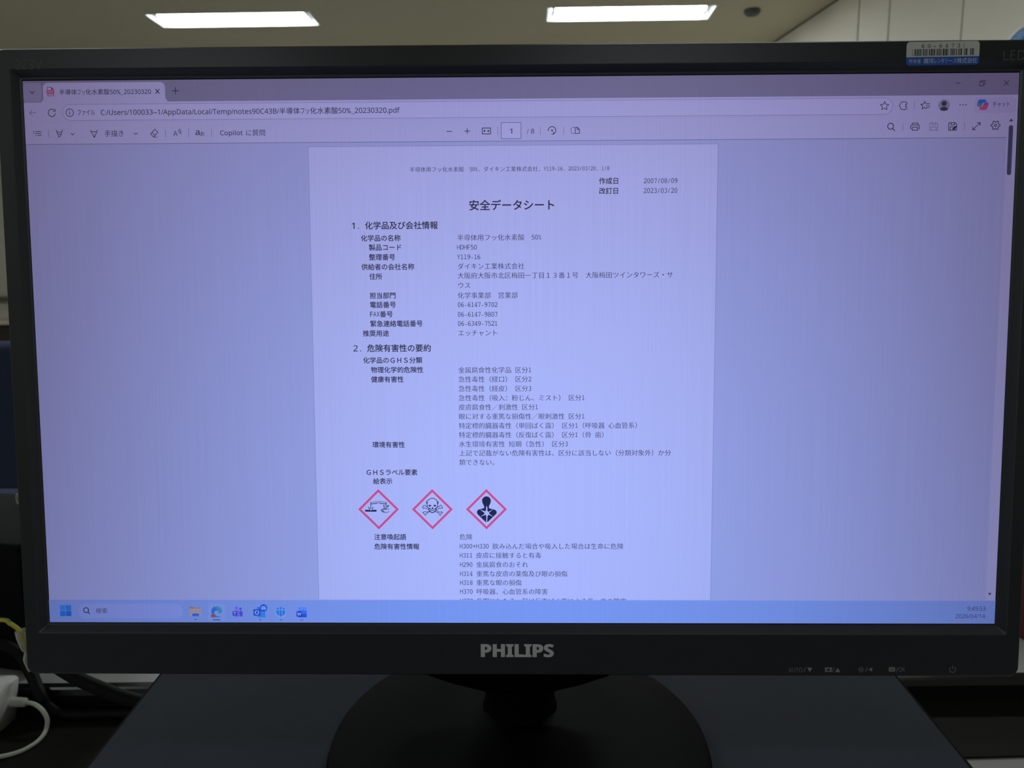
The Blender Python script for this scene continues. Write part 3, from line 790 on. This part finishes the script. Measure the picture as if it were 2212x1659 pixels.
# the data sheet page
c = CV(1); c.rect(553.5, 128.5, 1350, 1032, lcd(0.62, 0.66, 0.70)); put(c, 'page_shadow')
c = CV(3); c.rect(554.8, 129.8, 1348.6, 1032, WHITE); put(c, 'document_page')
G = dict(ex=-0.015, ey=-0.015)                # heading face, a little heavier
Mn = dict(ex=0.0, ey=0.009)                 # book face: fine horizontals
DOC = lcd(0.03, 0.028, 0.06)
c = CV(5); c.mono('半導体用フッ化水素酸　50%, ダイキン工業株式会社, Y119-16, 2023/03/20, 1/8', 751, 174, 10.66, DOC, ex=0.0, ey=0.008); put(c, 'page_header')
c = CV(5)
c.mono('作成日', 1119.5, 198, 13.1, INK, **G); c.mono('改訂日', 1119.5, 217, 13.1, INK, **G); put(c, 'date_captions')
c = CV(5); c.mono('2007/08/09', 1206, 198.3, 13.25, DOC, **Mn); c.mono('2023/03/20', 1206, 217, 13.25, DOC, **Mn); put(c, 'dates')
c = CV(5); c.mono('安全データシート', 866, 243, 21.2, INK, **G); put(c, 'document_title')
for t, y in (('1', 281), ('2', 521)):
    c = CV(5); c.prop(t, 635 if t == '2' else 636.3, 643.5 if t == '2' else 641.8, y + 0.5, 16.5, INK, ex=-0.006, ey=-0.006); c.rect(648.5, y + 4.6, 650.4, y + 6.4, INK)
    c.mono('化学品及び会社情報' if t == '1' else '危険有害性の要約', 662, y, 15.95, INK, **G); put(c, 'section_heading')
c = CV(5)
for t, x, y in (('化学品の名称', 653.6, 305.5), ('製品コード', 668.8, 323.5), ('整理番号', 668.8, 342.3), ('供給者の会社名称', 653.6, 361.3), ('住所', 668.8, 380), ('担当部門', 668.8, 417.3), ('電話番号', 668.8, 435.4), ('FAX番号', 668.8, 454), ('緊急連絡電話番号', 668.8, 472.6), ('推奨用途', 654, 491.7)):
    c.mono(t, x, y, 13.1, INK, **G)
put(c, 'company_field_captions')
c = CV(5)
for t, x, y in (('半導体用フッ化水素酸　50%', 842.6, 305.3), ('HDHF50', 842.3, 324), ('Y119-16', 842.3, 342.8), ('ダイキン工業株式会社', 842.6, 361), ('大阪府大阪市北区梅田一丁目１３番１号　大阪梅田ツインタワーズ・サ', 842.6, 379.2), ('ウス', 842.6, 398.2), ('化学事業部　営業部', 842.6, 417.8), ('06-6147-9702', 842.3, 436), ('06-6147-9807', 842.3, 455), ('06-6349-7521', 842.3, 473), ('エッチャント', 842.6, 491.5)):
    c.mono(t, x, y, 13.23, DOC, **Mn)
put(c, 'company_field_values')
for grp in ((('化学品のＧＨＳ分類', 653.6, 545), ('物理化学的危険性', 668.8, 564), ('健康有害性', 668.8, 583)), (('環境有害性', 669.2, 714),), (('ＧＨＳラベル要素', 654.4, 770), ('絵表示', 669.2, 788)), (('注意喚起語', 669.2, 902), ('危険有害性情報', 669.2, 921.7))):
    c = CV(5)
    for t, x, y in grp: c.mono(t, x, y, 13.1, INK, **G)
    put(c, 'hazard_field_captions')
c = CV(5)
for t, y in (('金属腐食性化学品 区分1', 565), ('急性毒性（経口） 区分2', 583.3), ('急性毒性（経皮） 区分3', 602), ('急性毒性（吸入：粉じん、ミスト） 区分1', 620.6), ('皮膚腐食性／刺激性 区分1', 639), ('眼に対する重篤な損傷性／眼刺激性 区分1', 657.6), ('特定標的臓器毒性（単回ばく露） 区分1（呼吸器 心血管系）', 676.2), ('特定標的臓器毒性（反復ばく露） 区分1（骨 歯）', 694.7), ('水生環境有害性 短期（急性） 区分3', 713.2), ('上記で記載がない危険有害性は、区分に該当しない（分類対象外）か分', 731.3), ('類できない。', 750)):
    c.mono(t, 842.6, y, 13.23, DOC, **Mn)
put(c, 'hazard_classes')
c = CV(5)
for t, y in (('危険', 902), ('H300+H330 飲み込んだ場合や吸入した場合は生命に危険', 921.2), ('H311 皮膚に接触すると有毒', 940), ('H290 金属腐食のおそれ', 959), ('H314 重篤な皮膚の薬傷及び眼の損傷', 978), ('H318 重篤な眼の損傷', 996.4), ('H370 呼吸器、心血管系の障害', 1015), ('H372 長期にわたる、又は反復ばく露による骨、歯の障害', 1034.6)):
    c.mono(t, 842, y, 13.23, DOC, **Mn)
put(c, 'hazard_statements')

# hazard pictograms
DRED = lcd(1.50, 0.15, 0.27); DK = lcd(0.03, 0.032, 0.075)
def diamond(c, cx, cy):
    R, r = 41.2, 35.0
    o = [(cx, cy - R), (cx + R, cy), (cx, cy + R), (cx - R, cy)]; i = [(cx, cy - r), (cx + r, cy), (cx, cy + r), (cx - r, cy)]
    for k in range(4): c.poly([o[k], o[(k + 1) % 4], i[(k + 1) % 4], i[k]], DRED)
# corrosion
c = CV(5); cx, cy = 679.4, 845.5; diamond(c, cx, cy)
k = 82.4 / 1340                                # drawing units to panel pixels
T = lambda x, y: (cx + (x - 882) * k, cy + (y - 830) * k)
c.poly([T(440, 845), T(590, 845), T(610, 862), T(650, 862), T(680, 845), T(815, 845), T(815, 908), T(440, 908)], DK)
for pts in ([(625, 605), (835, 572), (855, 590), (855, 612), (835, 632), (630, 658)], [(1140, 605), (915, 565), (885, 588), (885, 612), (915, 632), (1135, 658)]):
    c.line([T(*p) for p in pts], 0.9, DK, closed=True)
c.line([T(632, 655), T(835, 630)], 1.5, DK); c.line([T(920, 630), T(1132, 655)], 1.5, DK)
c.line([T(612, 600), T(640, 606)], 1.3, DK); c.line([T(1145, 598), T(1120, 606)], 1.3, DK)
c.line([T(628, 605), T(628, 760)], 1.1, DK); c.line([T(1128, 605), T(1130, 770)], 1.1, DK)
for x, y, r in ((630, 700, 15), (625, 780, 16), (1130, 700, 15), (1132, 765, 15)): c.disc(*T(x, y), r * k, r * 1.5 * k, DK, n=14)
for a, b_ in (((545, 745), (590, 835)), ((565, 770), (600, 840)), ((710, 745), (665, 830)), ((690, 770), (655, 835))): c.line([T(*a), T(*b_)], 1.2, DK)
for a, b_ in (((1035, 690), (1065, 760)), ((1060, 690), (1075, 770)), ((1080, 720), (1065, 800)), ((1180, 680), (1165, 760)), ((1205, 690), (1175, 765)), ((1230, 680), (1190, 765))): c.line([T(*a), T(*b_)], 0.9, DK)
c.line([T(*p) for p in ((1235, 828), (1180, 822), (1150, 805), (1040, 805), (1000, 825), (960, 868), (1010, 910), (1060, 935), (1130, 938), (1230, 908))], 1.0, DK)
c.poly([T(*p) for p in ((1045, 802), (1150, 800), (1185, 822), (1120, 820), (1150, 870), (1095, 835), (1040, 820))], DK)
for a, b_ in (((965, 868), (1060, 850)), ((985, 890), (1060, 875)), ((1015, 910), (1075, 895)), ((990, 845), (1040, 835)), ((1030, 918), (1080, 912))): c.line([T(*a), T(*b_)], 0.8, DK)
put(c, 'hazard_pictogram', 'red diamond with tubes dripping on a bar and a hand')
# skull and crossbones
c = CV(5); cx, cy = 788, 845.5; diamond(c, cx, cy)
k = 82.4 / 1335
T = lambda x, y: (cx + (x - 818) * k, cy + (y - 832) * k)
def bone(pts, w=1.1): c.line([T(*p) for p in pts], w, DK)
bone([(660, 760), (600, 715), (560, 698), (525, 715), (500, 770), (520, 800), (590, 790), (700, 838)], 1.2)
bone([(980, 770), (1050, 730), (1085, 698), (1120, 710), (1150, 780), (1130, 805), (1060, 790), (935, 850)], 1.2)
bone([(735, 880), (640, 925), (580, 915), (520, 925), (505, 950), (550, 975), (575, 1025), (605, 1015), (640, 960), (735, 905)], 1.2)
bone([(905, 905), (1010, 950), (1050, 1020), (1085, 1025), (1105, 970), (1150, 945), (1120, 915), (1050, 930), (935, 870)], 1.2)
sk = [(822, 465), (765, 475), (700, 510), (650, 560), (622, 590), (630, 630), (655, 665), (655, 740), (690, 785), (755, 810), (775, 860), (822, 875), (880, 855), (895, 810), (950, 785), (985, 740), (990, 665), (1010, 630), (1018, 590), (985, 560), (940, 510), (880, 475)]
c.poly([T(*p) for p in sk], WHITE, up=1); c.line([T(*p) for p in sk], 1.35, DK, closed=True, up=2)
bone2 = [(705, 795), (715, 860), (760, 920), (822, 940), (885, 920), (930, 860), (940, 795)]
c.line([T(*p) for p in bone2], 1.7, DK, up=2)
c.line([T(*p) for p in ((645, 600), (655, 640), (680, 570))], 1.1, DK, up=2); c.line([T(*p) for p in ((1000, 600), (985, 640), (960, 575))], 1.1, DK, up=2)
c.poly([T(*p) for p in ((692, 690), (740, 684), (785, 692), (780, 720), (742, 745), (705, 728))], DK, up=3)
c.poly([T(*p) for p in ((850, 692), (895, 684), (945, 690), (935, 728), (898, 745), (860, 722))], DK, up=3)
c.poly([T(*p) for p in ((822, 755), (840, 775), (860, 820), (825, 828), (788, 820), (805, 775))], DK, up=3)
put(c, 'hazard_pictogram', 'red diamond with a skull and crossbones')
# health hazard torso with star burst
c = CV(5); cx, cy = 897, 845.5; diamond(c, cx, cy)
T = lambda x, y: (cx + (x - 768) * k, cy + (y - 832) * k)
body = [(768, 400), (850, 425), (905, 495), (912, 560), (895, 640), (852, 720), (845, 765), (860, 800), (950, 825), (1050, 850), (1100, 905), (1100, 965), (1070, 1000), (800, 1258), (740, 1258), (480, 1000), (455, 950), (460, 890), (500, 845), (580, 820), (680, 800), (695, 765), (685, 715), (645, 640), (625, 560), (632, 495), (690, 425)]
c.poly([T(*p) for p in body], DK)
star = [(775, 705), (800, 790), (795, 880), (830, 920), (990, 830), (850, 945), (855, 980), (1000, 1080), (830, 1010), (800, 1060), (785, 1260), (755, 1260), (765, 1080), (745, 1015), (570, 1070), (710, 985), (700, 950), (550, 830), (715, 900), (755, 870), (755, 790)]
c.poly([T(*p) for p in star], WHITE, up=1)
put(c, 'hazard_pictogram', 'red diamond with a dark torso and white star')

# task bar (drawn over the foot of the page)
c = CV(8); c.rect(0, 1032.5, 1920, 1080, TASK); c.rect(0, 1032.3, 1920, 1033.4, lcd(0.62, 0.70, 0.92), up=1); put(c, 'task_bar')
c = CV(10)
for x0, y0_, mm in ((22, 1044, lcd(0.10, 0.50, 0.95)), (34, 1044, lcd(0.06, 0.42, 0.90)), (22, 1056, lcd(0.05, 0.36, 0.85)), (34, 1056, lcd(0.03, 0.30, 0.80))): c.rect(x0, y0_, x0 + 11.2, y0_ + 11.2, mm, 1)
put(c, 'start_icon')
c = CV(10); c.rect(60, 1041, 275, 1071.5, lcd(0.58, 0.70, 0.92), 15); c.arc(76, 1054.5, 5.2, 5.2, 0, 360, 1.7, INK2, up=1); c.line([(79.8, 1058.4), (83.3, 1062.4)], 1.9, INK2, up=1)
c.mono('検索', 95.6, 1055.5, 12.6, GREY, up=1); put(c, 'search_box')
c = CV(10); c.poly([(289, 1047), (296, 1047), (299, 1049), (312, 1049), (312, 1067), (289, 1067)], lcd(0.75, 0.42, 0.18)); c.rect(289, 1050.5, 312.5, 1067, lcd(0.95, 0.66, 0.45), 1.5, up=1)
c.poly([(294, 1066.8), (294, 1062.5), (296, 1061), (306, 1061), (308.3, 1062.5), (308.3, 1066.8)], lcd(0.05, 0.33, 0.85), up=2); c.rect(298, 1073, 303.5, 1074.7, lcd(0.2, 0.22, 0.36), 0.8, up=1); put(c, 'taskbar_icon', 'yellow folder icon')
c = CV(10); c.rect(327, 1041, 362, 1075.5, lcd(0.54, 0.70, 0.92), 4)
sw = [(333.3, 1058), (334.5, 1052), (339, 1047), (345, 1045.5), (351, 1047.5), (355.5, 1052.5), (356, 1058), (352, 1061), (347.5, 1061), (348.5, 1057), (344.5, 1054.5), (340, 1057), (339.5, 1062), (343, 1066.5), (350, 1067.5), (354.5, 1064.5), (350, 1069), (343, 1069.3), (336.5, 1066)]
c.poly(sw, lcd(0.05, 0.36, 0.80), up=1); c.poly([(339, 1047), (345, 1045.5), (351, 1047.5), (355.5, 1052.5), (356, 1058), (352, 1061), (347.5, 1061), (348.5, 1057), (346, 1052)], lcd(0.12, 0.62, 0.55), up=2)
c.rect(333, 1062.5, 342, 1069.5, lcd(0.75, 0.24, 0.10), 1, up=3); c.line([(333, 1065.6), (342, 1065.6)], 0.8, lcd(0.4, 0.12, 0.05), up=4); c.rect(336, 1073.2, 352, 1075.2, lcd(0.08, 0.20, 0.45), 1, up=2); put(c, 'taskbar_icon', 'blue and green swirl icon with orange case')
c = CV(10); c.disc(385.5, 1050, 3.6, 3.6, lcd(0.36, 0.36, 0.95)); c.disc(393.5, 1051.5, 2.8, 2.8, lcd(0.22, 0.20, 0.82)); c.rect(380, 1054.5, 391, 1068, lcd(0.34, 0.32, 0.92), 3); c.rect(391.3, 1055.5, 397.5, 1067.5, lcd(0.20, 0.17, 0.78), 2.5); c.rect(377, 1056, 386.5, 1066, lcd(0.14, 0.13, 0.70), 1.5, up=1)
c.prop('T', 379.3, 384.3, 1061, 8.5, WHITE, up=2, ex=-0.02, ey=-0.02); put(c, 'taskbar_icon', 'violet people icon with a T')
c = CV(10); c.rect(427.5, 1047.5, 444, 1069, lcd(0.08, 0.38, 0.88), 1); c.poly([(427.5, 1060), (444, 1056), (444, 1069), (427.5, 1069)], lcd(0.10, 0.48, 0.95), up=1); c.rect(420, 1052, 434.5, 1065.5, lcd(0.02, 0.20, 0.66), 1.2, up=2); c.prop('O', 423.2, 431.3, 1058.8, 11, WHITE, up=3, ex=-0.02, ey=-0.02)
c.disc(441.3, 1049, 7.6, 7.6, lcd(0.02, 0.24, 0.72), up=4); c.rect(436.6, 1045.8, 446, 1052.4, lcd(0.7, 0.85, 1), 0.8, up=5); c.line([(436.8, 1046.3), (441.3, 1049.8), (445.8, 1046.3)], 0.9, lcd(0.02, 0.24, 0.72), up=6); c.rect(431, 1073.3, 436.5, 1075, lcd(0.2, 0.22, 0.36), 0.8, up=1); put(c, 'taskbar_icon', 'blue mail icon with an envelope badge')
c = CV(10)
c.poly([(476 + 11.2 * math.cos(t), 1059.3 + 10.5 * math.sin(t)) for t in [2 * PI * i / 24 for i in range(24)]], lcd(0.62, 0.80, 0.98))
CY = lcd(0.05, 0.45, 0.82)
for x, y, r in ((470, 1051.3, 2.3), (476, 1050, 2.6), (482, 1051.3, 2.3)): c.disc(x, y, r, r, CY, up=1)
c.rect(473.6, 1053.4, 478.4, 1067.5, CY, 1, up=1); c.poly([(466.5, 1055), (472.8, 1054), (472.8, 1066), (469.5, 1064), (466.5, 1060)], CY, up=1); c.poly([(485.5, 1055), (479.2, 1054), (479.2, 1066), (482.5, 1064), (485.5, 1060)], CY, up=1)
c.rect(473.5, 1073.5, 479, 1075.2, lcd(0.2, 0.22, 0.36), 0.8, up=1); put(c, 'taskbar_icon', 'cyan three-figure icon')
c = CV(10); c.rect(512, 1047.5, 529, 1054.7, lcd(0.25, 0.55, 1.0), 1.2); c.rect(512, 1054.6, 529, 1061.8, lcd(0.12, 0.34, 0.95)); c.rect(512, 1061.7, 529, 1069, lcd(0.05, 0.18, 0.78), 1.2); c.rect(508, 1056.5, 519, 1067.5, lcd(0.02, 0.12, 0.60), 1.2, up=1)
c.prop('W', 509.6, 517.6, 1062, 8.6, WHITE, up=2, ex=-0.02, ey=-0.02); c.rect(516, 1073.6, 521.5, 1075.3, lcd(0.2, 0.22, 0.36), 0.8, up=1); put(c, 'taskbar_icon', 'blue document icon with a W')
c = CV(10); c.prop('9:49:53', 1864.5, 1900.5, 1048.8, 12, lcd(0.10, 0.10, 0.22)); c.prop('2026/04/14', 1841, 1900.5, 1064.5, 12, lcd(0.10, 0.10, 0.22)); put(c, 'clock_readout')

# --- writing on the bezel
def onbezel(c, name, label=None):
    o = attach(c.build(name, normals=False))
    if label: o['label'] = label
silver = mat('logo_silver', (0.62, 0.62, 0.64), 0.45)
faint = mat('print_grey', (0.17, 0.17, 0.155), 0.6)
faint2 = mat('print_dim', (0.15, 0.15, 0.135), 0.6)
mark = mat('button_mark_grey', (0.26, 0.27, 0.26), 0.5)
c = CV(3, FY); c.prop('PHILIPS', 885.6, 1030.6, 1132.8, 36.2, silver, ex=-0.034, ey=-0.016, mid=0.357, style='bold'); onbezel(c, 'maker_lettering', 'raised silver maker lettering')
c = CV(3, FY); c.prop('223V', -4.2, 47.5, -26.3, 25.2, faint2, ex=0.022, ey=0.022, mid=0.357); onbezel(c, 'model_lettering', 'faint grey model lettering')
c = CV(3, FY); c.prop('LED', 1880.2, 1921, -28, 25.2, faint, ex=0.022, ey=0.022, mid=0.357); onbezel(c, 'panel_lettering', 'thin grey lettering')
def slash(c, x): c.line([(x - 1.6, 1176), (x + 1.6, 1165.8)], 1.1, mark)
c = CV(3, FY); c.prop('AUTO', 1505, 1532.5, 1171.7, 13.4, mark, ex=0.008, ey=0.008); slash(c, 1537.3); c.poly([(1542.2, 1166.8), (1552.6, 1166.8), (1547.4, 1176.3)], mark); onbezel(c, 'button_mark')
c = CV(3, FY)
c.line([(1578.5, 1167), (1591, 1167), (1591, 1175), (1578.5, 1175)], 1.6, mark, closed=True); c.rect(1579, 1167, 1590.5, 1168.8, mark, up=1); c.rect(1579, 1173.4, 1590.5, 1175, mark, up=1)
c.poly([(1579.5, 1168), (1583, 1171), (1579.5, 1174)], mark, up=1); c.poly([(1590, 1168), (1586.5, 1171), (1590, 1174)], mark, up=1)
slash(c, 1594.9); c.poly([(1598, 1176), (1608.6, 1176), (1603.3, 1166.8)], mark); onbezel(c, 'button_mark')
c = CV(3, FY); c.arc(1649.9, 1170.7, 2.9, 2.9, 0, 360, 1.2, mark)
for i in range(8):
    a = PI * i / 4; c.line([(1649.9 + 4.4 * math.cos(a), 1170.7 + 4.4 * math.sin(a)), (1649.9 + 6.6 * math.cos(a), 1170.7 + 6.6 * math.sin(a))], 1.1, mark)
slash(c, 1660.9); c.poly([(1672.4, 1166), (1672.4, 1174.8), (1664.6, 1170.4)], mark); onbezel(c, 'button_mark')
c = CV(3, FY); c.rect(1705.3, 1165.2, 1718.4, 1174.8, mark, 2.4)
for yy in (1167.8, 1170, 1172.2): c.line([(1707.5, yy), (1716.2, yy)], 0.7, lipm, up=1)
slash(c, 1722); c.prop('OK', 1725.8, 1738.2, 1170, 13.4, mark, ex=0.008, ey=0.008); onbezel(c, 'button_mark')
c = CV(3, FY); c.arc(1833, 1169.8, 6, 6, -55, 235, 1.2, mark); c.line([(1833, 1161.8), (1833, 1169)], 1.2, mark); onbezel(c, 'power_mark')

# --- ownership sticker
stw = mat('sticker_white', (0.62, 0.62, 0.58), 0.45); stb = mat('sticker_blue', srgb(20, 85, 190), 0.4); stk = mat('sticker_ink', (0.02, 0.02, 0.035), 0.6); stt = mat('sticker_white_ink', (0.50, 0.56, 0.62), 0.5); stg = mat('sticker_fine_bars', (0.23, 0.225, 0.21), 0.5)
RS = -0.0092
def sp(x, y): return (1697.8 + x + 0, -53.6 + y + RS * x)
class SV(CV):
    def poly(s, pts, m, up=0): super().poly([sp(*p) for p in pts], m, up)
    def put(s, ch, x, base, sx, sy, m, ex=0, ey=0, up=0):
        v, f, adv = offset_glyph(ch, ex, ey); y = s.y0 - DL * (s.lay + up)
        s.add([L(*sp(x + a * sx, base - b_ * sy), y) for a, b_ in v], f, m)
c = SV(4, FY)
c.rect(0, 0, 137, 43.6, stb, 6.5)
c.poly([(0.0, 28.2), (0.0, 6.5), (0.6, 3.6), (2.2, 1.6), (4.2, 0.4), (6.5, 0), (130.5, 0), (132.8, 0.4), (134.8, 1.6), (136.4, 3.6), (137, 6.5), (137, 28.2)], stw, up=1)
stick = attach(c.build('ownership_sticker', normals=False)); stick['label'] = 'white and blue barcode sticker'
c = SV(6, FY)
xs = [28.4, 39.6, 50.6, 61.5, 72.5, 84.0, 94.8, 106.5]
for ch, x in zip('60-64731', xs): c.prop(ch, x, x + (5.4 if ch not in '-1' else (4.2 if ch == '-' else 2.4)), 7.6, 11.6, stk, ex=0.0, ey=0.004, style='type')
c.build('number_lettering', stick, normals=False)
c = SV(6, FY)
u = 116 / 1480; X0 = 11.0
def bars(lst, m, up=0):
    for a, w_ in lst: c.rect(X0 + (a - 335) * u, 13.6, X0 + (a - 335 + w_) * u, 26.0, m, up=up)
bars([(335, 12), (470, 55), (625, 80), (800, 55), (955, 85), (1090, 35), (1155, 45), (1425, 70), (1570, 50), (1795, 15), (385, 14)], stg)
bars([(400, 22), (445, 20), (530, 20), (588, 24), (735, 22), (778, 22), (860, 22), (920, 22), (1064, 24), (1132, 24), (1250, 22), (1293, 26), (1335, 18), (1380, 18), (1500, 24), (1625, 26), (1725, 22), (1770, 24)], stk, up=1)
c.build('barcode', stick, normals=False)
c = SV(6, FY); c.prop('所有者', 5.2, 27.6, 35.6, 8.6, stt, mid=0.38, ex=-0.004, ey=-0.004); c.prop('横河レンタリース株式会社', 32.7, 133.2, 35.6, 10.6, stt, mid=0.38, ex=-0.012, ey=-0.012); c.build('owner_lettering', stick, normals=False)

# --- stand
baseT = mat('stand_black', (0.003, 0.003, 0.0034), 0.6, spec=0.05, noise=0.2, nscale=120)
q = MB()
q.lathe([(0.098, 0.0), (0.1035, 0.001), (0.1045, 0.004), (0.1030, 0.0085), (0.1005, 0.0098), (0.06, 0.0106), (0.026, 0.0112), (0.0235, 0.0120), (0.0, 0.0120)], baseT, c=(0.0, 0.0165, 0.0), n=96, sy=1.0)
q.build('stand_base', mon)
q = MB(); q.lathe([(0.0222, 0.010), (0.0205, 0.016), (0.0200, 0.03), (0.0200, 0.078), (0.0200, 0.11)], baseT, c=(0.0006, 0.0415, 0.0), n=48)
q.build('stand_neck', mon)
q = MB()
# hinge cover bulging under the lower bezel
hp = [(-0.054, 0.012), (-0.048, 0.0165), (-0.036, 0.021), (-0.018, 0.0255), (0.0, 0.027), (0.018, 0.0255), (0.036, 0.021), (0.048, 0.0165), (0.054, 0.012)]
zb = -(1186 - 540) * S
rg = []
for y, k in ((0.0185, 0.55), (0.023, 0.85), (0.030, 1.0), (0.052, 1.0), (0.060, 0.8)):
    rg.append([(x, y, zb + 0.006 - (d + 0.006) * k) for x, d in hp] + [(0.054, y, zb + 0.03), (-0.054, y, zb + 0.03)])
q.rings(rg, baseT, cap0=True, cap1=True, smooth=True)
attach(q.build('hinge_cover'))
